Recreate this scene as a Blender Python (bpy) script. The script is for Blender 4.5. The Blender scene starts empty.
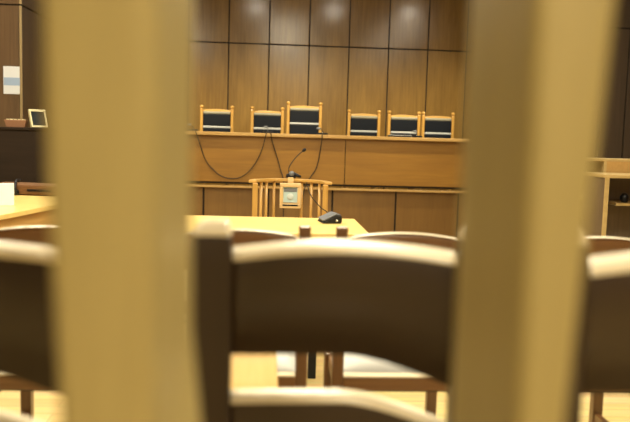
import bpy, bmesh, math, random
from mathutils import Vector, Matrix
random.seed(4)
PI = math.pi
SC = bpy.context.scene
COL = SC.collection

# ------------------------------------------------------------------ materials
def _new(name):
    m = bpy.data.materials.new(name); m.use_nodes = True
    nt = m.node_tree; b = nt.nodes['Principled BSDF']
    return m, nt, b

def plain(name, col, rough=.5, metal=0., coat=0., emit=None, estr=0., spec=.5):
    m, nt, b = _new(name)
    b.inputs['Specular IOR Level'].default_value = spec
    b.inputs['Base Color'].default_value = (*col, 1)
    b.inputs['Roughness'].default_value = rough
    b.inputs['Metallic'].default_value = metal
    b.inputs['Coat Weight'].default_value = coat
    b.inputs['Coat Roughness'].default_value = .15
    if emit:
        b.inputs['Emission Color'].default_value = (*emit, 1)
        b.inputs['Emission Strength'].default_value = estr
    # faint procedural wear in the roughness
    n = nt.nodes.new('ShaderNodeTexNoise'); n.inputs['Scale'].default_value = 35
    tc = nt.nodes.new('ShaderNodeTexCoord'); nt.links.new(tc.outputs['Object'], n.inputs['Vector'])
    mr = nt.nodes.new('ShaderNodeMapRange')
    mr.inputs['To Min'].default_value = max(.02, rough-.06); mr.inputs['To Max'].default_value = min(1, rough+.06)
    nt.links.new(n.outputs['Fac'], mr.inputs['Value']); nt.links.new(mr.outputs['Result'], b.inputs['Roughness'])
    return m

def wood(name, dark, light, rough=.35, axis='Z', scale=1., coat=.3, bump=.02, blotch=.35, coat_rough=.2, spec=.5):
    """veneer: stretched noise grain along an axis, large soft blotches"""
    m, nt, b = _new(name)
    N = nt.nodes; L = nt.links
    tc = N.new('ShaderNodeTexCoord')
    mp = N.new('ShaderNodeMapping')
    s = {'X': (1.2, 22, 22), 'Y': (22, 1.2, 22), 'Z': (22, 22, 1.2)}[axis]
    mp.inputs['Scale'].default_value = tuple(v*scale for v in s)
    L.new(tc.outputs['Object'], mp.inputs['Vector'])
    g = N.new('ShaderNodeTexNoise'); g.inputs['Scale'].default_value = 1.6
    g.inputs['Detail'].default_value = 6; g.inputs['Roughness'].default_value = .6; g.inputs['Distortion'].default_value = .6
    L.new(mp.outputs['Vector'], g.inputs['Vector'])
    mp2 = N.new('ShaderNodeMapping')
    s2 = {'X': (.8, 3, 3), 'Y': (3, .8, 3), 'Z': (3, 3, .8)}[axis]
    mp2.inputs['Scale'].default_value = tuple(v*scale for v in s2)
    L.new(tc.outputs['Object'], mp2.inputs['Vector'])
    k = N.new('ShaderNodeTexNoise'); k.inputs['Scale'].default_value = 1.1; k.inputs['Detail'].default_value = 3
    L.new(mp2.outputs['Vector'], k.inputs['Vector'])
    mx = N.new('ShaderNodeMix'); mx.inputs['Factor'].default_value = blotch
    L.new(g.outputs['Fac'], mx.inputs['A']); L.new(k.outputs['Fac'], mx.inputs['B'])
    cr = N.new('ShaderNodeValToRGB')
    cr.color_ramp.elements[0].position = .3; cr.color_ramp.elements[0].color = (*dark, 1)
    cr.color_ramp.elements[1].position = .7; cr.color_ramp.elements[1].color = (*light, 1)
    L.new(mx.outputs['Result'], cr.inputs['Fac']); L.new(cr.outputs['Color'], b.inputs['Base Color'])
    bp = N.new('ShaderNodeBump'); bp.inputs['Strength'].default_value = bump; bp.inputs['Distance'].default_value = .01
    L.new(g.outputs['Fac'], bp.inputs['Height']); L.new(bp.outputs['Normal'], b.inputs['Normal'])
    b.inputs['Roughness'].default_value = rough
    b.inputs['Specular IOR Level'].default_value = spec
    b.inputs['Coat Weight'].default_value = coat; b.inputs['Coat Roughness'].default_value = coat_rough
    return m

M = {}
M['wall'] = wood('wall_veneer', (.145, .074, .013), (.30, .172, .038), rough=.55, coat=1, coat_rough=.2, spec=.15, blotch=.5)
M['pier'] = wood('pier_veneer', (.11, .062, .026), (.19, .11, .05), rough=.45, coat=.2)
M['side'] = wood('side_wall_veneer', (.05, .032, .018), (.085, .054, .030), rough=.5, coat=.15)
M['groove'] = plain('groove', (.02, .012, .006), .8)
M['trim'] = wood('pale_trim', (.34, .24, .11), (.46, .34, .17), rough=.4)
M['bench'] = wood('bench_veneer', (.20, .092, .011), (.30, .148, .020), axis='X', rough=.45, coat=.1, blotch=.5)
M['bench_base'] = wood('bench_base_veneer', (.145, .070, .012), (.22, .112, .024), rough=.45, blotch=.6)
M['bench_top'] = wood('bench_top', (.38, .22, .07), (.52, .33, .12), axis='X', rough=.3)
M['table'] = wood('table_birch', (.72, .52, .17), (.80, .60, .22), axis='X', rough=.35, bump=.005)
M['stool'] = wood('stool_pine', (.56, .35, .10), (.66, .43, .15), axis='Y', rough=.4)
M['table_side'] = wood('table_side', (.42, .24, .07), (.55, .33, .11), axis='Y', rough=.4)
M['floor'] = None
M['post'] = wood('railing_oak', (.37, .285, .105), (.47, .37, .145), rough=.45, coat=.15, bump=.01, scale=1.5)
M['walnut'] = wood('walnut_stain', (.026, .012, .0045), (.042, .020, .0075), axis='X', rough=.45, coat=.15, coat_rough=.25, bump=.01, scale=2, blotch=.6)
M['walnut_v'] = wood('walnut_stain_upright', (.026, .012, .0045), (.040, .019, .007), axis='Z', rough=.45, coat=.15, coat_rough=.25, bump=.01, scale=2, blotch=.6)
M['teak'] = wood('teak_stain', (.14, .060, .018), (.22, .10, .032), axis='X', rough=.35, coat=.5, bump=.01, scale=2)
M['teak_v'] = wood('teak_stain_upright', (.12, .052, .017), (.20, .092, .030), axis='Z', rough=.35, coat=.5, bump=.01, scale=2)
M['honey'] = wood('honey_beech', (.40, .21, .042), (.55, .32, .08), axis='Z', rough=.35, bump=.005, scale=2)
M['honey_x'] = wood('honey_beech_rail', (.44, .24, .055), (.58, .35, .10), axis='X', rough=.35, bump=.005, scale=2)
M['ivory'] = wood('ivory_edge', (.78, .66, .44), (.88, .78, .58), axis='X', rough=.3, coat=.6, bump=.0)  # cream tone, much paler than the wood it edges
M['cream_box'] = plain('cream_laminate', (.62, .43, .20), .4)
M['shelf'] = wood('shelf_oak', (.12, .08, .045), (.18, .125, .07), rough=.5, scale=1.5)
M['shelf_edge'] = wood('shelf_edge_birch', (.42, .29, .11), (.54, .39, .17), rough=.4, axis='X')
M['leather'] = plain('black_leather', (.004, .006, .011), .5, spec=.2)
M['piping'] = plain('grey_piping', (.42, .43, .45), .35)
M['roll_highlight'] = plain('leather_roll_highlight', (.24, .23, .18), .35)  # gloss highlight of the dark leather roll, put into its grey base colour
M['black'] = plain('black_plastic', (.008, .008, .010), .4, spec=.3)
M['grey'] = plain('grey_plastic', (.14, .15, .17), .35)
M['chrome'] = plain('chrome', (.6, .62, .66), .2, 1.)
M['cable'] = plain('cable_rubber', (.035, .02, .010), .6)
M['cloth'] = plain('seat_cloth', (.60, .60, .57), .85)
M['paper'] = plain('white_paper', (.85, .87, .9), .8)
M['blue'] = plain('pale_blue_print', (.40, .52, .72), .8)
M['glass_pic'] = plain('dark_picture', (.006, .010, .012), .4, spec=.2)
M['cream'] = plain('cream_frame', (.62, .55, .33), .5)
M['pink'] = plain('salmon_card', (.26, .125, .065), .6)
M['tan'] = plain('tan_leather', (.14, .062, .02), .5)
M['darkpanel'] = wood('dark_wenge', (.022, .014, .009), (.034, .022, .014), axis='X', rough=.6, coat=0, spec=.15)
M['pale_grey'] = plain('pale_grey', (.5, .56, .54), .6)
M['screen'] = plain('pale_display', (.42, .55, .55), .25)
M['ceiling'] = plain('ceiling_paint', (.18, .15, .11), .9)
M['plaster'] = plain('plaster', (.42, .35, .25), .9)
M['lamp'] = plain('lamp_diffuser', (.8, .8, .8), .5, emit=(1, .93, .8), estr=14)
M['spot_lens'] = plain('downlight_lens', (.8, .8, .8), .5, emit=(1, .9, .72), estr=70)
M['lamp_frame'] = plain('lamp_frame', (.5, .5, .48), .4)

def floor_mat():
    m, nt, b = _new('floor_parquet'); N = nt.nodes; L = nt.links
    tc = N.new('ShaderNodeTexCoord')
    br = N.new('ShaderNodeTexBrick'); br.inputs['Scale'].default_value = 1
    br.inputs['Brick Width'].default_value = .9; br.inputs['Row Height'].default_value = .09
    br.inputs['Mortar Size'].default_value = .0015
    br.inputs['Color1'].default_value = (.60, .45, .19, 1); br.inputs['Color2'].default_value = (.70, .55, .26, 1)
    br.inputs['Mortar'].default_value = (.30, .2, .08, 1)
    L.new(tc.outputs['Object'], br.inputs['Vector'])
    n = N.new('ShaderNodeTexNoise'); n.inputs['Scale'].default_value = 3; n.inputs['Detail'].default_value = 6
    mp = N.new('ShaderNodeMapping'); mp.inputs['Scale'].default_value = (1, 14, 1)
    L.new(tc.outputs['Object'], mp.inputs['Vector']); L.new(mp.outputs['Vector'], n.inputs['Vector'])
    mx = N.new('ShaderNodeMix'); mx.data_type = 'RGBA'; mx.blend_type = 'OVERLAY'; mx.inputs['Factor'].default_value = .35
    L.new(br.outputs['Color'], mx.inputs['A']); L.new(n.outputs['Color'], mx.inputs['B'])
    L.new(mx.outputs['Result'], b.inputs['Base Color'])
    b.inputs['Roughness'].default_value = .3; b.inputs['Coat Weight'].default_value = .3
    return m
M['floor'] = floor_mat()

# ------------------------------------------------------------------ mesh builder
class MB:
    def __init__(s):
        s.bm = bmesh.new(); s.mi = 0
    def _geo(s, verts, faces, smooth=False):
        vs = [s.bm.verts.new(v) for v in verts]
        for f in faces:
            try:
                fc = s.bm.faces.new([vs[i] for i in f]); fc.material_index = s.mi; fc.smooth = smooth
            except ValueError: pass
        return s
    def mat(s, i): s.mi = i; return s
    def box(s, x0, x1, y0, y1, z0, z1):
        v = [(x, y, z) for x in (x0, x1) for y in (y0, y1) for z in (z0, z1)]
        return s._geo(v, [(0,1,3,2),(4,6,7,5),(0,4,5,1),(2,3,7,6),(0,2,6,4),(1,5,7,3)])
    def loft(s, rings, smooth=False, caps=True):
        n = len(rings[0]); v = [p for r in rings for p in r]; f = []
        for k in range(len(rings)-1):
            for i in range(n):
                j = (i+1) % n
                f.append((k*n+i, k*n+j, (k+1)*n+j, (k+1)*n+i))
        if caps:
            f.append(tuple(reversed(range(n)))); f.append(tuple((len(rings)-1)*n+i for i in range(n)))
        return s._geo(v, f, smooth)
    def lathe(s, prof, c=(0,0,0), n=20, axis='Z', smooth=True):
        rings = []
        for r, h in prof:
            ring = []
            for i in range(n):
                a = 2*PI*i/n; u, w = r*math.cos(a), r*math.sin(a)
                p = {'Z': (u, w, h), 'Y': (u, h, w), 'X': (h, u, w)}[axis]
                ring.append((c[0]+p[0], c[1]+p[1], c[2]+p[2]))
            rings.append(ring)
        return s.loft(rings, smooth)
    def ball(s, c, r, n=14):
        prof = [(max(1e-4, r*math.sin(PI*i/8)), -r*math.cos(PI*i/8)) for i in range(9)]
        return s.lathe(prof, c, n)
    def tube(s, pts, r, n=8):
        pts = [Vector(p) for p in pts]; rings = []
        up = Vector((0, 0, 1))
        for i, p in enumerate(pts):
            d = (pts[min(i+1, len(pts)-1)] - pts[max(i-1, 0)]).normalized()
            a = d.cross(up)
            if a.length < 1e-3: a = d.cross(Vector((0, 1, 0)))
            a.normalize(); b = d.cross(a).normalized()
            rr = r[i] if isinstance(r, (list, tuple)) else r
            rings.append([tuple(p + a*rr*math.cos(2*PI*k/n) + b*rr*math.sin(2*PI*k/n)) for k in range(n)])
        return s.loft(rings, True)
    def prism_xz(s, poly, y0, y1):
        n = len(poly)
        return s.loft([[(x, y0, z) for x, z in poly], [(x, y1, z) for x, z in poly]])
    def build(s, name, mats, parent=None, loc=(0,0,0), rotz=0., bevel=0., seg=2, label=None):
        bmesh.ops.recalc_face_normals(s.bm, faces=s.bm.faces)
        me = bpy.data.meshes.new(name); s.bm.to_mesh(me); s.bm.free()
        for m in (mats if isinstance(mats, (list, tuple)) else [mats]): me.materials.append(m)
        o = bpy.data.objects.new(name, me); COL.objects.link(o)
        o.location = loc; o.rotation_euler = (0, 0, rotz)
        if parent: o.parent = parent
        if bevel:
            b = o.modifiers.new('bevel', 'BEVEL'); b.width = bevel; b.segments = seg; b.limit_method = 'ANGLE'; b.angle_limit = .7
            b.harden_normals = False
        if label: o['label'] = label
        return o

def spline(pts, n=8):
    """Catmull-Rom through points"""
    P = [Vector(p) for p in pts]; P = [P[0]*2-P[1]] + P + [P[-1]*2-P[-2]]; out = []
    for i in range(1, len(P)-2):
        for k in range(n):
            t = k/n
            out.append(.5*((2*P[i]) + (P[i+1]-P[i-1])*t + (2*P[i-1]-5*P[i]+4*P[i+1]-P[i+2])*t*t + (3*P[i]-P[i-1]-3*P[i+1]+P[i+2])*t**3))
    out.append(P[-2]); return out

def root(name, label, cat, loc=(0,0,0), rotz=0., group=None):
    o = bpy.data.objects.new(name, None); COL.objects.link(o); o.empty_display_size = .05
    o.location = loc; o.rotation_euler = (0, 0, rotz)
    o['label'] = label; o['category'] = cat
    if group: o['group'] = group
    return o
def tag(o, label, cat, group=None):
    o['label'] = label; o['category'] = cat
    if group: o['group'] = group
    return o
def struct(o): o['kind'] = 'structure'; return o
def dup(r0, loc, rotz, label, group=None):
    r = r0.copy(); COL.objects.link(r); r.location = loc; r.rotation_euler = (0, 0, rotz); r['label'] = label
    if group: r['group'] = group
    for ch in list(r0.children):
        c = ch.copy(); COL.objects.link(c); c.parent = r
        for g in list(ch.children):
            d = g.copy(); COL.objects.link(d); d.parent = c
    return r

# ------------------------------------------------------------------ room shell
CEIL = 3.3; YB = 10.3; YP = 7.75; XL = -4.0; XR = 5.0; YF = -2.6
AL, AR = -2.43, 3.42            # the alcove behind the bench
struct(MB().box(XL-.1, XR+.1, YF-.1, YB+.2, -.1, 0).build('floor', M['floor']))
struct(MB().box(XL-.1, XR+.1, YF-.1, YB+.2, CEIL, CEIL+.1).build('ceiling', M['ceiling']))
GZ = 2.41; G = .016; T = .018
m = MB().mat(1).box(AL, AR, YB, YB+.1, 0, CEIL).mat(0)      # dark backing, then the panels
x = -.542 - .5335*4
while x < AR:
    a, b = max(AL+.02, x+G/2), min(AR, x+.5335-G/2)
    if b-a > .05:
        m.box(a, b, YB-T, YB-.001, 0.02, GZ-G/2); m.box(a, b, YB-T, YB-.001, GZ+G/2, CEIL)
    x += .5335
struct(m.build('wall_back', [M['wall'], M['groove']], bevel=.002))
def pier(name, xa, xb, seam0, inner, mat):
    m = MB().mat(1).box(xa, xb, YP+T, YB+.1, 0, CEIL).mat(0)
    x = seam0
    for k in range(-6, 7):
        a, b = max(xa, seam0+k*.5335+G/2), min(xb, seam0+(k+1)*.5335-G/2)
        if b-a > .02:
            m.box(a, b, YP, YP+T, 0.02, GZ-G/2); m.box(a, b, YP, YP+T, GZ+G/2, CEIL)
    y = YP+.54
    ys = [YP+T, YP+.55, YP+1.085, YP+1.62, YP+2.155, YB-.03]
    sx = (xb, xb+.018) if inner == 1 else (xa-.018, xa)
    for a, b in zip(ys, ys[1:]):
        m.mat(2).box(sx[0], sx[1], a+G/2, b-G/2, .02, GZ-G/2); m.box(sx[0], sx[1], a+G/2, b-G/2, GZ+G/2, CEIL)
    return struct(m.build(name, [mat, M['groove'], M['side']], bevel=.002))
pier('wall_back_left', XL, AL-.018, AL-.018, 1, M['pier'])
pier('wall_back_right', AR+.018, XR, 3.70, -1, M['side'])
struct(MB().box(AL-.020, AL+.002, YP-.012, YP+.012, 0, GZ-G/2).box(AL-.020, AL+.002, YP-.012, YP+.012, GZ+G/2, CEIL).build('trim_1', M['trim'], bevel=.004))
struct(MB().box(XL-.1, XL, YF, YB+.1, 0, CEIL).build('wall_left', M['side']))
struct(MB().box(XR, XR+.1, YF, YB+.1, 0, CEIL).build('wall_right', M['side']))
struct(MB().box(XL, XR, YF-.1, YF, 0, CEIL).build('wall_front', M['plaster']))
struct(MB().box(AL, AR, 8.98, YB-T, 0, .3).build('trim_2', M['table_side']))   # the judges' raised floor

# notice on the left pier
t = root('wall_notice', 'white paper notice with a pale blue band fixed to the dark panelled wall at left', 'notice', (-2.525, YP-.001, 1.545))
MB().box(-.083, .083, -.008, 0, 0, .27).build('sheet', M['paper'], t, bevel=.002)
MB().box(-.078, .078, -.0105, -.008, .085, .16).build('printed_band', M['blue'], t, label='pale blue printed band')

# ------------------------------------------------------------------ judges' bench
BX0, BX1 = AL+.03, AR-.05; BY = 8.8
t = root('judges_bench', 'long honey-brown wooden judges bench with a thin top ledge in front of the panelled wall', 'bench', (0, BY, 0))
MB().box(BX0, BX1, -.06, .16, 1.195, 1.235).build('top_ledge', M['bench_top'], t, bevel=.006, label='paler top ledge')
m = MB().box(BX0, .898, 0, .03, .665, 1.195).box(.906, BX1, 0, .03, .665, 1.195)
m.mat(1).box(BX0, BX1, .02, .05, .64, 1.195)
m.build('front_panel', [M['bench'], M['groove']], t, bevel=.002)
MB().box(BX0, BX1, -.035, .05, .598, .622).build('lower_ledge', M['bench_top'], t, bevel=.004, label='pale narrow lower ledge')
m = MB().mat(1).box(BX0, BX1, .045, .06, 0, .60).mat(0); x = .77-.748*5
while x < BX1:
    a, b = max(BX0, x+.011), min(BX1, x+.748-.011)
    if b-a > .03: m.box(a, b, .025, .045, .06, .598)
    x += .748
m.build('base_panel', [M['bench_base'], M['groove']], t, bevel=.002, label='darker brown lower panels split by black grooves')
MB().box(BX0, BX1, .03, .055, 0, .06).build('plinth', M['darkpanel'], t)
MB().box(BX0, BX1, .16, .17, .72, .80).box(BX0, BX1, .06, .16, 1.10, 1.195).build('under_shelf', M['bench_base'], t)

# ------------------------------------------------------------------ judges' chairs
def judge_chair(w, top, name, label, loc, group):
    """w outer width, top = height of the top rail above the dais"""
    t = root(name, label, 'chair', loc, 0, group)
    hw = w/2; p = .019
    for s in (-1, 1):
        xx = s*(hw-p)
        bp = MB().box(xx-p*.9, xx+p*.9, -.17, -.125, 0, top-.004).build('back_post', M['honey'], t, bevel=.006)
        MB().lathe([(.010, top-.006), (.017, top+.002), (.024, top+.014), (.023, top+.025), (.014, top+.035), (.003, top+.038)], (xx, -.148, 0), 14).build('finial', M['honey'], bp)
        MB().box(xx-p*.9, xx+p*.9, .25, .295, 0, .42).build('leg', M['honey'], t, bevel=.005)
        MB().box(xx-p, xx+p, -.125, .27, .64, .675).box(xx-p*.8, xx+p*.8, .24, .27, .42, .64).build('armrest', M['honey'], t, bevel=.006)
    n = 10; poly = [(-hw+2*p, top-.05), (hw-2*p, top-.05)]
    for i in range(n+1):
        u = 1-2*i/n; poly.append((u*(hw-2*p), top-.022+.012*(1-u*u)))
    MB().prism_xz(poly, -.165, -.13).build('top_rail', M['honey_x'], t, bevel=.004)
    iw = hw-2*p
    # the front face of the back looks towards -y: the bench faces the court
    MB().box(-iw, iw, -.185, -.14, top-.072, top-.036).build('back_roll', M['roll_highlight'], t, bevel=.014, seg=3, label='padded roll along the top of the back, its gloss highlight coloured grey')
    up = MB().box(-iw, iw, -.178, -.14, top-.212, top-.066).build('upper_pad', M['leather'], t, bevel=.012, seg=3)
    MB().box(-iw, iw, -.182, -.14, top-.236, top-.212).build('piping', M['piping'], up, bevel=.006)
    MB().box(-iw, iw, -.178, -.14, top-.60, top-.236).build('lower_pad', M['leather'], t, bevel=.012, seg=3)
    MB().box(-iw, iw, -.16, -.13, .40, top-.60).build('back_rail', M['honey_x'], t, bevel=.004)
    MB().box(-hw+p, hw-p, -.14, .27, .36, .41).build('seat_frame', M['honey_x'], t, bevel=.004)
    MB().box(-hw+.03, hw-.03, -.13, .27, .41, .47).build('seat_pad', M['leather'], t, bevel=.02, seg=3)
    return t
DA = .30
g = 'judges chairs behind the bench'
# (chairs face the court: the back pads are seen over the bench ledge)
labs = ['black leather judge chair at the left end of the row behind the bench',
        'black leather judge chair just left of the tallest chair, behind a small microphone',
        'tallest black leather judge chair with the highest back, centre of the row',
        'black leather judge chair standing alone just right of the tallest chair',
        'black leather judge chair with papers and dark items on the ledge before it',
        'black leather judge chair at the right end of the row behind the bench']
cx = [-.617, -.010, .437, 1.167, 1.660, 2.082]
c0 = judge_chair(.405, 1.215, 'judge_chair', labs[0], (cx[0], 9.44, DA), g)
for i in (1, 3, 4, 5): dup(c0, (cx[i], 9.44, DA), 0, labs[i], g)
judge_chair(.43, 1.287, 'judge_chair', labs[2], (cx[2], 9.44, DA), g)

# ------------------------------------------------------------------ things on the bench
LZ = 1.235
def bench_mic(loc, label, rz):
    t = root('desk_microphone', label, 'microphone', loc, rz, 'microphones on the judges bench')
    MB().box(-.055, .055, -.03, .04, 0, .022).build('base', M['black'], t, bevel=.006)
    MB().tube(spline([(0, .01, .02), (0, .01, .04), (-.01, -.01, .062), (-.03, -.03, .07)]), .004).build('stem', M['chrome'], t)
    MB().lathe([(.006, -.03), (.013, -.02), (.014, .01), (.007, .02)], (-.035, -.035, .07), 10, 'X').build('capsule', M['grey'], t)
    return t
b0 = bench_mic((-.86, 8.83, LZ), 'small grey desk microphone at the far left of the bench ledge', 0)
dup(b0, (0.0, 8.81, LZ), .4, 'small microphone on the bench ledge where two cables hang, before the second chair')
dup(b0, (.63, 8.81, LZ), -.3, 'small microphone on the bench ledge beside the tallest chair')
dup(b0, (1.74, 8.83, LZ), .2, 'small microphone on the bench ledge at the right end of the dark papers')
t = root('document_folder', 'dark folder with a pale edge lying on the ledge before the fifth chair', 'folder', (1.54, 8.83, LZ), .05)
MB().box(-.13, .13, -.06, .09, 0, .018).build('cover', M['black'], t, bevel=.003)
MB().box(-.12, .12, -.055, .085, .018, .022).build('papers', M['paper'], t, bevel=.002)
MB().box(-.10, .11, -.05, .06, .022, .045).build('notebook', M['black'], t, bevel=.003)

# cables hanging down the bench front
def cable(pts, label, r=.006):
    return tag(MB().tube(spline(pts, 10), r, 6).build('microphone_cable', M['cable']), label, 'cable', 'cables hanging on the bench front')
yc = 8.722; yf = 8.786
cable([(-.83, 8.80, 1.242), (-.82, yc, 1.235), (-.79, yf-.04, 1.15), (-.706, yf, .911), (-.60, yf, .785), (-.511, yf, .725), (-.41, yf, .703), (-.306, yf, .72), (-.21, yf, .79), (-.128, yf, .90), (-.065, yf-.02, 1.04), (-.025, yc, 1.20), (-.015, yc, 1.238), (-.012, 8.765, 1.243)],
      'brown cable sagging in a long loop on the left half of the bench front')
cable([(.02, 8.765, 1.243), (.035, yc, 1.236), (.05, yf-.03, 1.15), (.123, yf, .93), (.155, yf, .82), (.185, yf-.02, .73), (.20, 8.75, .62), (.20, 8.74, .30), (.21, 8.70, .008)],
      'thin cable dropping straight from the middle of the bench ledge behind the witness stand')
cable([(.625, 8.765, 1.243), (.622, yc, 1.236), (.618, yf-.03, 1.15), (.593, yf, .945), (.56, yf, .83), (.506, yf-.02, .748), (.44, 8.74, .62), (.40, 8.72, .30), (.38, 8.66, .008)],
      'thin cable curving down the bench front below the tallest chair')

# ------------------------------------------------------------------ witness stand (curved rail with spindles)
SY = 5.68
t = root('witness_stand', 'curved honey-coloured witness stand of open spindles in front of the judges bench', 'witness stand', (.178, SY, 0))
RW, RD, TZ = .285, .34, .882        # half-width, depth, top height
def arc(r, d, n=24): return [(r*math.cos(PI*i/n), d*math.sin(PI*i/n)) for i in range(n+1)]
def bar(r, d, th, z0, z1, n=24):
    o_, i_ = arc(r, d, n), arc(r-th, d-th, n)
    m = MB(); rings = []
    for (a, b), (c, e) in zip(o_, i_): rings.append([(a, b, z0), (a, b, z1), (c, e, z1), (c, e, z0)])
    return m.loft(rings)
bar(RW+.028, RD+.012, .062, TZ-.022, TZ).build('top_rail', M['honey_x'], t, bevel=.005)
bar(RW, RD, .06, .05, .10).build('base_rail', M['honey_x'], t, bevel=.004)
for k, a in enumerate([0, 29, 49, 68, 117, 133, 147, 180]):
    an = math.radians(a); r = .020 if a in (0, 180) else .0115
    cx_, cy_ = (RW-.022)*math.cos(an), (RD-.022)*math.sin(an)
    if a in (0, 180):
        MB().box(cx_-.02, cx_+.02, cy_-.02, cy_+.02, 0, TZ-.022).build('corner_post', M['honey'], t, bevel=.005)
    else:
        MB().lathe([(r, .10), (r, .3), (r*1.25, .42), (r, .55), (r, TZ-.022)], (cx_, cy_, 0), 10).build('spindle', M['honey'], t)
# framed box hung on the front of the rail
t2 = root('framed_display_box', 'small cream framed box with a pale screen hung on the witness stand rail', 'display box', (.186, SY+RD-.10, .655))
m = MB().box(-.083, .083, -.02, .028, .0, .035).box(-.083, .083, -.02, .028, .165, .195).box(-.083, -.055, -.02, .028, .035, .165).box(.055, .083, -.02, .028, .035, .165)
m.box(-.06, .06, .0, .028, .03, .17)
m.build('frame', M['cream_box'], t2, bevel=.005)
scr = MB().box(-.055, .055, -.006, .002, .045, .165).build('screen', M['screen'], t2, label='pale greenish screen')
MB().box(-.05, .05, -.009, -.005, .128, .155).build('screen_header', M['grey'], scr, label='dark bar across the top of the screen')
MB().box(-.06, .06, -.0225, -.018, .018, .03).build('front_slot', M['black'], t2, label='dark slot under the screen')
MB().lathe([(.004, -.0085), (.026, -.0085), (.027, -.0065)], (0.0, 0, .09), 18, 'Y').build('pale_disc', M['pale_grey'], scr, label='round white disc on the screen')
MB().box(-.022, .022, -.012, .03, .195, .222).box(-.022, .022, .012, .03, .19, .24).build('hook', M['cream_box'], t2, bevel=.003)
# gooseneck microphone clamped to the rail
t = root('gooseneck_microphone', 'black gooseneck microphone with a dark round clamp on the witness stand rail', 'microphone', (.19, SY+RD-.02, TZ+.004))
MB().lathe([(.034, 0), (.042, .010), (.038, .030), (.014, .040)], (0, 0, 0), 16).build('clamp', M['black'], t); clp = bpy.context.scene.collection.objects[-1]
MB().ball((.004, -.026, .036), .022).build('knob', M['grey'], clp, label='grey round clamp knob')
MB().tube([(.02, -.01, .034), (.055, -.02, .020), (.078, -.024, .012)], [.016, .013, .010]).build('clamp_lever', M['black'], clp)
MB().tube(spline([(-.012, 0, .025), (-.018, 0, .08), (.02, 0, .145), (.06, 0, .19), (.088, 0, .215)]), .0042).build('gooseneck', M['cable'], t)
MB().tube([(.084, 0, .212), (.092, 0, .218), (.105, -.004, .228), (.112, -.006, .233)], [.006, .013, .013, .007]).build('capsule', M['black'], t)
t = tag(MB().tube(spline([(.30, 5.60, .86), (.33, 5.58, .78), (.40, 5.58, .70), (.47, 5.58, .62), (.50, 5.58, .3), (.56, 5.60, .006), (.9, 5.9, .006)]), .0045, 6).build('stand_cable', M['cable']),
        'thin dark cable trailing off the right post of the witness stand', 'cable')

# ------------------------------------------------------------------ main table
t = root('long_table', 'long pale yellow wooden table in front of the witness stand', 'table', (-.17, 4.02, 0))
MB().box(-.66, .685, -.33, .365, .722, .75).build('table_top', M['table'], t, bevel=.003)
MB().box(-.60, .62, -.28, -.255, .64, .722).box(-.60, .62, .29, .315, .64, .722).box(-.60, -.575, -.255, .29, .64, .722).box(.595, .62, -.255, .29, .64, .722).build('apron', M['table_side'], t)
for sx in (-.61, .42):
    for sy in (-.26, .27):
        MB().box(sx-.02, sx+.02, sy-.02, sy+.02, 0, .722).build('leg', M['black'], t, bevel=.003, label='black square table leg')
MB().box(-.59, .40, .26, .28, .14, .16).build('stretcher', M['black'], t)
# telephone on it
t = root('desk_telephone', 'black wedge desk telephone with grey top on the right end of the yellow table', 'telephone', (.352, 4.17, .75), .15)
t.scale = (.88, .9, .74)
pr = [(-.062, .004), (.058, .004), (.062, .022), (.060, .058), (.028, .062), (-.05, .016)]
MB().prism_xz(pr, -.075, .085).build('body', M['black'], t, bevel=.004)
MB().prism_xz([(-.058, .021), (-.05, .021), (.026, .066), (.052, .063), (.052, .068), (.024, .074), (-.058, .028)], -.07, .08).build('face_plate', M['grey'], t, bevel=.002, label='grey sloping top plate')
MB().box(.030, .056, -.07, .08, .058, .070).build('handset', M['black'], t, bevel=.005)
MB().lathe([(.002, -.002), (.009, -.002), (.009, .002)], (.028, -.078, .026), 12, 'Y').build('button', M['chrome'], t)

# ------------------------------------------------------------------ chairs in front of the table (second row)
def crest_slat(hw, y0, th, rise, top, bot, bow=0., n=28):
    # a slat whose upper rear edge is rolled over towards the front
    m = MB(); rings = []
    for i in range(n+1):
        u = -1+2*i/n; x = u*hw; yb = y0+bow*(1-u*u); zt = top(u); ring = [(x, yb, bot(u))]
        for k in range(8):
            a = PI/2*k/7
            ring.append((x, yb+th*.8*(1-math.cos(a)), zt-rise+rise*math.sin(a)))
        ring += [(x, yb+th, zt-.004), (x, yb+th, bot(u))]
        rings.append(ring)
    return m.loft(rings, True)
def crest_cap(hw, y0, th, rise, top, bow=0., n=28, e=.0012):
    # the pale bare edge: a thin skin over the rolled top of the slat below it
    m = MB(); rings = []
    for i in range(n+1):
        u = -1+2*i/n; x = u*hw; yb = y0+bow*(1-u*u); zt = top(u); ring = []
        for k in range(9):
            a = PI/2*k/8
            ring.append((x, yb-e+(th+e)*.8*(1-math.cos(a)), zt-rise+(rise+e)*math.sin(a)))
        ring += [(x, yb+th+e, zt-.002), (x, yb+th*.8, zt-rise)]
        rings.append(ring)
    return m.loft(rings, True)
def curve_slat(hw, y0, th, top, bot, bow=0., n=16):
    m = MB(); rings = []
    for i in range(n+1):
        u = -1+2*i/n; x = u*hw; yb = y0+bow*(1-u*u)
        rings.append([(x, yb, bot(u)), (x, yb, top(u)), (x, yb+th, top(u)), (x, yb+th, bot(u))])
    return m.loft(rings)
g2 = 'brown wooden chairs drawn up to the table'
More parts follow.
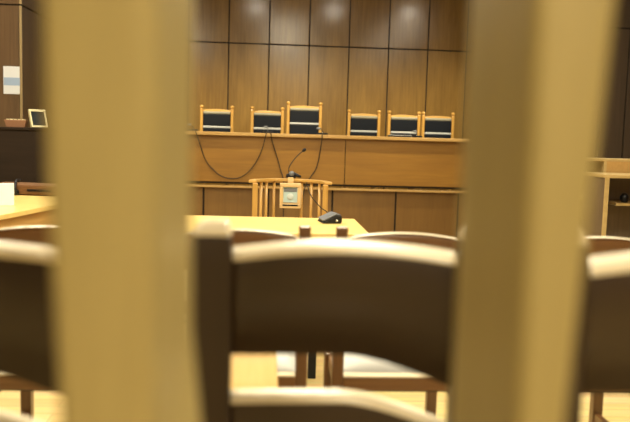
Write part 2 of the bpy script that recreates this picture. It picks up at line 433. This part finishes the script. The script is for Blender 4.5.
def table_chair(label, loc):
    t = root('wooden_chair', label, 'chair', loc, 0, g2)
    hw = .2
    for s in (-1, 1):
        MB().box(s*hw-.0185, s*hw+.0185, 0, .035, 0, .945).build('back_post', M['teak_v'], t, bevel=.005)
        MB().box(s*hw*.97-.019, s*hw*.97+.019, .37, .408, 0, .43).build('leg', M['teak_v'], t, bevel=.004)
        MB().box(s*hw*.95-.01, s*hw*.95+.01, .035, .37, .18, .21).build('side_stretcher', M['teak'], t, bevel=.003)
    crest_slat(hw-.0185, .004, .024, .012, lambda u: .912+.018*(1-u*u)-(.010 if abs(u) > .98 else 0), lambda u: .80+.012*(1-u*u)).build('top_slat', M['teak'], t)
    crest_cap(hw-.0185, .004, .024, .0018, lambda u: .912+.018*(1-u*u)-(.010 if abs(u) > .98 else 0)).build('crest_edge', M['ivory'], t, label='pale bare top edge')
    MB().box(-hw+.019, hw-.019, -.003, .036, .464, .4685).build('rear_rail_edge', M['ivory'], t, label='pale bare edge of the seat rail')
    curve_slat(hw-.0185, .006, .018, lambda u: .70, lambda u: .66).build('middle_slat', M['teak'], t, bevel=.004)
    MB().box(-hw+.018, hw-.018, -.002, .035, .420, .466).build('rear_rail', M['teak'], t, bevel=.004)
    MB().box(-hw+.01, hw-.01, .375, .4, .38, .43).box(-hw+.0, -hw+.022, .035, .375, .38, .43).box(hw-.022, hw, .035, .375, .38, .43).build('seat_frame', M['teak'], t, bevel=.003)
    m = MB(); n = 10; rings = []
    for j in range(n+1):
        v = -1+2*j/n; y = .24+v*.155
        ring = [(-.19, y, .435)]
        for i in range(n+1):
            u = -1+2*i/n
            ring.append((u*.19, y, .45+.05*(1-u**4)*(1-v**4)))
        ring.append((.19, y, .435)); rings.append(ring)
    MB().box(-.178, .178, .035, .375, .405, .434).build('seat_base', M['walnut'], t)
    m.loft(rings, True).build('seat_cushion', M['cloth'], t, label='off-white fabric seat cushion')
    return t
r2 = table_chair('brown wooden chair at the yellow table, behind the nearest chair, left of the telephone', (-.077, 2.35, 0))
dup(r2, (.44, 2.35, 0), 0, 'brown wooden chair at the right front corner of the yellow table')
dup(r2, (-.66, 2.33, 0), -.02, 'brown wooden chair at the far left, below the side desk')
dup(r2, (1.08, 2.35, 0), 0, 'brown wooden chair at the far right, in front of the open shelves')

# ------------------------------------------------------------------ large near chairs
g1 = 'dark wooden chairs in the front row nearest the viewer'
def near_chair(label, loc, rz=0.):
    t = root('dark_wooden_chair', label, 'chair', loc, rz, g1)
    hw = .210
    for s in (-1, 1):
        m = MB()
        xi, xo = sorted((s*(hw-.029), s*(hw+.038)))
        m.loft([[(xi, 0, 0), (xo, 0, 0), (xo, .045, 0), (xi, .045, 0)],
                [(xi, -.01, 1.03), (xo, -.01, 1.03), (xo, .03, 1.03), (xi, .03, 1.03)],
                [(xi+.003, -.008, 1.062), (xo-.003, -.008, 1.062), (xo-.003, .03, 1.062), (xi+.003, .03, 1.062)],
                [(s*hw-.016, .0, 1.078), (s*hw+.016, .0, 1.078), (s*hw+.016, .026, 1.078), (s*hw-.016, .026, 1.078)]])
        pp = m.build('back_post', M['walnut_v'], t, bevel=.007, seg=3)
        MB().loft([[(a, y, 1.066) for a, y in ((xi, -.012), (xo, -.012), (xo, .034), (xi, .034))], [(s*hw+a, y, 1.092) for a, y in ((-.022, .006), (.022, .006), (.022, .026), (-.022, .026))]]).build('lit_post_top', M['ivory'], pp, bevel=.009, seg=4, label='rounded top of the post, the light on it put into a pale colour')  # pale skin over the post top, the light falling there put into its colour
        MB().box(s*hw-.02, s*hw+.02, .42, .46, 0, .43).build('leg', M['walnut_v'], t, bevel=.005)
        MB().box(s*hw-.012, s*hw+.012, .04, .42, .16, .19).build('side_stretcher', M['walnut_v'], t, bevel=.004)
    tp = lambda u: 1.044+.015*math.cos(u*PI/2)
    bt = lambda u: .874-.055*max(0., u-.02)**1.5
    crest_slat(hw-.027, .002, .034, .026, tp, bt, .006).build('top_slat', M['walnut'], t)
    crest_cap(hw-.027, .002, .034, .019, tp, .006).build('crest_edge', M['ivory'], t, label='pale bare top edge')
    tp2 = lambda u: .806-.055*max(0., u-.02)**1.5
    crest_slat(hw-.027, .004, .030, .022, tp2, lambda u: .60, .006).build('lower_slat', M['walnut'], t)
    crest_cap(hw-.027, .004, .030, .015, tp2, .006).build('lower_slat_edge', M['ivory'], t, label='pale bare top edge of the lower slat')
    MB().box(-hw+.02, hw-.02, .005, .035, .38, .44).box(-hw+.02, hw-.02, .43, .455, .38, .43).box(-hw-.01, -hw+.014, .04, .43, .38, .43).box(hw-.014, hw+.01, .04, .43, .38, .43).build('seat_frame', M['walnut'], t, bevel=.004)
    MB().box(-hw+.002, hw-.002, .04, .45, .43, .475).build('seat_cushion', M['cloth'], t, bevel=.018, seg=3, label='off-white fabric seat cushion')
    return t
n1 = near_chair('dark brown wooden chair nearest the viewer, filling the gap between the two posts', (.130, 1.2, 0))
dup(n1, (-.455, 1.12, 0), .0, 'dark brown wooden chair nearest the viewer at the left edge, left of the wide post')
r3 = dup(n1, (.600, .95, 0), .0, 'dark brown wooden chair nearest the viewer at the right edge, right of the narrow post')
r3.scale = (.99, 1, 1.03)

# low pale stool between the rows
t = root('low_stool', 'pale yellow wooden stool top seen through the gap in the nearest chair back', 'stool', (-.085, 1.93, 0))
MB().box(-.125, .125, -.22, .23, .575, .60).build('seat', M['stool'], t, bevel=.004)
for sx in (-.10, .10):
    for sy in (-.19, .20):
        MB().box(sx-.015, sx+.015, sy-.015, sy+.015, 0, .575).build('leg', M['table_side'], t, bevel=.003)
MB().box(-.09, .09, -.195, -.18, .50, .56).box(-.09, .09, .19, .205, .50, .56).box(-.105, -.09, -.19, .2, .50, .56).box(.09, .105, -.19, .2, .50, .56).build('apron', M['table_side'], t)

# ------------------------------------------------------------------ posts right before the viewer
def post(name, label, secs, top):
    m = MB(); rings = []
    for z, pts in secs: rings.append([(x, y, z) for x, y in pts])
    m.loft(rings)
    o = m.build(name, M['post'], bevel=.009, seg=4)
    return tag(o, label, 'post')
L = lambda f: [(-.153+f*.019, .5), (-.074, .5), (-.060+f*.006, .62), (-.150, .62)]
post('wooden_post', 'blurred wide pale oak post nearest the viewer, left of the middle chair',
     [(0, L(1)), (.98, [(-.134, .5), (-.074, .5), (-.047, .62), (-.144, .62)]), (1.07, [(-.137, .5), (-.074, .5), (-.057, .62), (-.146, .62)]), (1.2, [(-.144, .5), (-.074, .5), (-.059, .62), (-.148, .62)]), (1.62, L(0))], 1.62)
R_ = lambda a, b: [(a, .5), (b, .5), (b+.006, .62), (.158, .62)]
post('wooden_post', 'blurred pale oak post nearest the viewer with a darker side, right of the middle chair',
     [(0, R_(.178, .213)), (1.03, R_(.178, .213)), (1.62, R_(.170, .246))], 1.62)

# ------------------------------------------------------------------ left side: desk, bag, cabinet, frames
t = root('side_desk', 'yellow wooden side desk at the left carrying a white folder and a brown bag', 'desk', (-1.376, 4.5, 0), math.radians(-10.2))
# local x to the left is negative, local y along the right edge
MB().box(-.75, 0, -.75, 1.25, .722, .75).build('desk_top', M['table'], t, bevel=.003)
MB().box(-.73, -.03, -.72, -.70, .03, .722).box(-.73, -.03, 1.20, 1.22, .03, .722).build('end_panel', M['table_side'], t)
MB().box(-.05, -.03, -.70, 1.20, .18, .722).build('side_panel', M['table_side'], t, label='orange-brown side panel under the desk top')
t = root('white_folder', 'white folder standing upright on the yellow side desk at the left edge', 'folder', (-1.585, 4.70, .75), math.radians(25))
MB().box(-.12, .055, -.006, .006, 0, .135).build('cover', M['paper'], t, bevel=.002)
MB().box(-.12, .050, .006, .03, .0, .012).build('foot', M['paper'], t)
t = root('brown_bag', 'brown leather bag with a dark strap lying on the far end of the side desk', 'bag', (-1.68, 5.48, .75), math.radians(-10))
MB().box(-.21, .24, -.06, .06, 0, .085).build('body', M['tan'], t, bevel=.025, seg=3)
MB().box(-.21, -.04, -.085, -.05, .005, .04).build('pocket', M['black'], t, bevel=.01)
MB().tube(spline([(-.05, -.078, .01), (-.055, -.085, .06), (-.07, -.04, .10), (-.08, .03, .10)]), .009, 6).build('strap', M['black'], t)
MB().box(.02, .20, -.066, -.058, .03, .045).build('flap_trim', M['black'], t)

t = root('dark_cabinet', 'tall near-black wooden cabinet at the left behind the side desk', 'cabinet', (-2.05, 6.35, 0))
MB().box(-.55, .55, 0, .40, .06, 1.20).build('body', M['darkpanel'], t, bevel=.004)
MB().box(-.56, .56, -.012, .41, 1.20, 1.222).build('top', M['darkpanel'], t, bevel=.004)
MB().box(-.53, .53, .02, .38, 0, .06).build('plinth', M['black'], t)
t = root('picture_frame', 'cream framed dark picture leaning on top of the near-black cabinet', 'picture frame', (-1.875, 6.42, 1.2255), math.radians(48))
t.rotation_euler.x = math.radians(-17)
fr = MB().box(-.075, .075, -.01, .01, 0, .016).box(-.075, .075, -.01, .01, .134, .152).box(-.075, -.060, -.01, .01, .016, .134).box(.060, .075, -.01, .01, .016, .134).build('frame', M['cream'], t, bevel=.002)
MB().box(-.060, .060, -.004, .008, .016, .134).build('picture', M['glass_pic'], t, label='almost black picture')
MB().box(-.012, .012, .01, .045, .022, .09).build('easel_back', M['black'], t)
t = root('salmon_card_box', 'salmon-pink low box of cards on the near-black cabinet beside the cream frame', 'box', (-2.055, 6.40, 1.222), .05)
MB().loft([[(-.072, -.035, 0), (.072, -.035, 0), (.072, .035, 0), (-.072, .035, 0)], [(-.088, -.04, .06), (.086, -.04, .06), (.086, .04, .06), (-.088, .04, .06)]]).build('tray', M['pink'], t, bevel=.003)
for k in range(5):
    MB().box(-.07+k*.03, -.05+k*.03, -.03, .03, .06, .068).build('card', M['cream'], t)

# ------------------------------------------------------------------ right side: open shelves
t = root('low_bookcase', 'lower open wooden bookcase with a tall grey-brown bay, nearest the right edge', 'bookcase', (2.285, 5.0, 0))
H1 = 1.02
MB().box(0, .022, 0, .36, 0, H1-.022).build('side_panel', M['shelf'], t, bevel=.001)
MB().box(.86, .882, 0, .36, 0, H1-.022).build('side_panel', M['shelf'], t, bevel=.001)
for a_ in (-.004, .858): MB().box(a_, a_+.028, -.008, .004, 0, H1-.022).build('edge_strip', M['shelf_edge'], t, label='pale yellow front edging')
MB().box(-.01, .89, -.01, .37, H1-.022, H1).build('top', M['shelf_edge'], t, bevel=.002)
MB().box(.022, .86, .34, .355, .06, H1-.022).build('back_panel', M['shelf'], t)
MB().box(.12, .86, .08, .34, .805, .822).build('shelf', M['shelf_edge'], t)
MB().box(.022, .86, .02, .34, .06, .08).box(.022, .86, .02, .34, .42, .44).build('lower_shelf', M['shelf_edge'], t)
tag(MB().lathe([(.02, 0), (.028, .01), (.03, .04), (.018, .06), (.004, .068)], (2.50, 5.16, .824), 14).build('round_pot', M['black']), 'small dark round pot on the inner shelf of the lower bookcase', 'pot')
t = root('tall_bookcase', 'taller open bookcase with thin pale shelves standing behind the lower one', 'bookcase', (2.0, 5.42, 0))
MB().box(-.10, -.08, 0, .32, 0, 1.10).build('side_panel', M['shelf'], t)
MB().box(1.18, 1.2, 0, .32, 0, 1.10).build('side_panel', M['shelf'], t)
MB().box(-.11, 1.21, -.005, .33, 1.10, 1.118).build('top', M['shelf_edge'], t, bevel=.002)
MB().box(.475, 1.18, -.003, .012, 1.0, 1.10).build('fascia', M['table_side'], t, label='orange-brown board under the top')
MB().box(.455, .475, -.004, .32, 0, 1.10).build('divider', M['shelf_edge'], t)
for z in (.815, .50, .08):
    MB().box(-.08, .455, .0, .30, z, z+.018).build('shelf', M['shelf_edge'], t)
MB().box(-.08, 1.18, .305, .315, .05, 1.10).build('back_panel', M['darkpanel'], t, label='dark back board')

# ------------------------------------------------------------------ lamps
def area(name, loc, sx, sy, power, col):
    d = bpy.data.lights.new(name, 'AREA'); d.shape = 'RECTANGLE'; d.size = sx; d.size_y = sy; d.energy = power; d.color = col
    o = bpy.data.objects.new(name, d); COL.objects.link(o); o.location = loc; return o
WARM = (1, .88, .61)
def ceiling_lamp(label, loc, power):
    t = root('ceiling_lamp', label, 'lamp', (loc[0], loc[1], CEIL), 0, 'ceiling panel lamps')
    MB().box(-.33, .33, -.33, -.30, -.04, 0).box(-.33, .33, .30, .33, -.04, 0).box(-.33, -.30, -.30, .30, -.04, 0).box(.30, .33, -.30, .30, -.04, 0).build('frame', M['lamp_frame'], t)
    MB().box(-.30, .30, -.30, .30, -.025, -.015).build('diffuser', M['lamp'], t)
    a = area('panel_light', (loc[0], loc[1], CEIL-.045), .58, .58, power, WARM)
for x, y, p in ((1.0, -1.9, 115), (.5, 2.0, 60), (2.5, 2.0, 35), (-1.7, 2.6, 45), (.3, 4.3, 70), (-1.9, 4.5, 55), (2.5, 4.5, 18), (.3, 6.3, 20), (-1.9, 6.3, 22), (2.5, 6.3, 10)):
    ceiling_lamp('square ceiling panel lamp above the court room', (x, y, 0), p)
def downlight(loc, p):
    t = root('ceiling_downlight', 'small round downlight close to the panelled back wall', 'lamp', (loc[0], loc[1], CEIL), 0, 'downlights along the back wall')
    MB().lathe([(.095, -.03), (.11, -.03), (.115, 0), (.095, 0)], (0, 0, 0), 20).build('ring', M['lamp_frame'], t)
    MB().lathe([(.001, -.10), (.045, -.09), (.078, -.06), (.09, -.02), (.09, -.01)], (0, 0, 0), 20).build('lens', M['spot_lens'], t)
    d = bpy.data.lights.new('downlight', 'SPOT'); d.energy = p; d.color = (1, .85, .52); d.spot_size = math.radians(68); d.spot_blend = .8; d.shadow_soft_size = .05
    o = bpy.data.objects.new('downlight', d); COL.objects.link(o); o.rotation_euler = (math.radians(40), 0, 0); o.location = (loc[0], loc[1], CEIL-.12)
for x in (-1.46, -.22, 1.02, 2.26): downlight((x, 8.0), 250)

w = bpy.data.worlds.new('world'); w.use_nodes = True; SC.world = w
w.node_tree.nodes['Background'].inputs['Color'].default_value = (.05, .045, .035, 1)
w.node_tree.nodes['Background'].inputs['Strength'].default_value = .3

# ------------------------------------------------------------------ camera
F = 760.; yaw, pitch, roll = math.radians(3.7), math.atan(76/760), math.radians(1.66)
fw = Vector((math.sin(yaw)*math.cos(pitch), math.cos(yaw)*math.cos(pitch), -math.sin(pitch)))
r = Vector((math.cos(yaw), -math.sin(yaw), 0)); u = r.cross(fw)
r2 = r*math.cos(roll)+u*math.sin(roll); u2 = u*math.cos(roll)-r*math.sin(roll)
cd = bpy.data.cameras.new('camera'); cam = bpy.data.objects.new('camera', cd); COL.objects.link(cam)
cam.matrix_world = Matrix(((r2.x, u2.x, -fw.x, 0), (r2.y, u2.y, -fw.y, 0), (r2.z, u2.z, -fw.z, 1.23), (0, 0, 0, 1)))
cd.sensor_width = 36; cd.lens = 36*F/630; cd.clip_start = .02
cd.dof.use_dof = True; cd.dof.focus_distance = 5.3; cd.dof.aperture_fstop = 2.4
SC.camera = cam
SC.view_settings.view_transform = 'Standard'; SC.view_settings.look = 'None'
SC.view_settings.exposure = 0.; SC.view_settings.gamma = 1
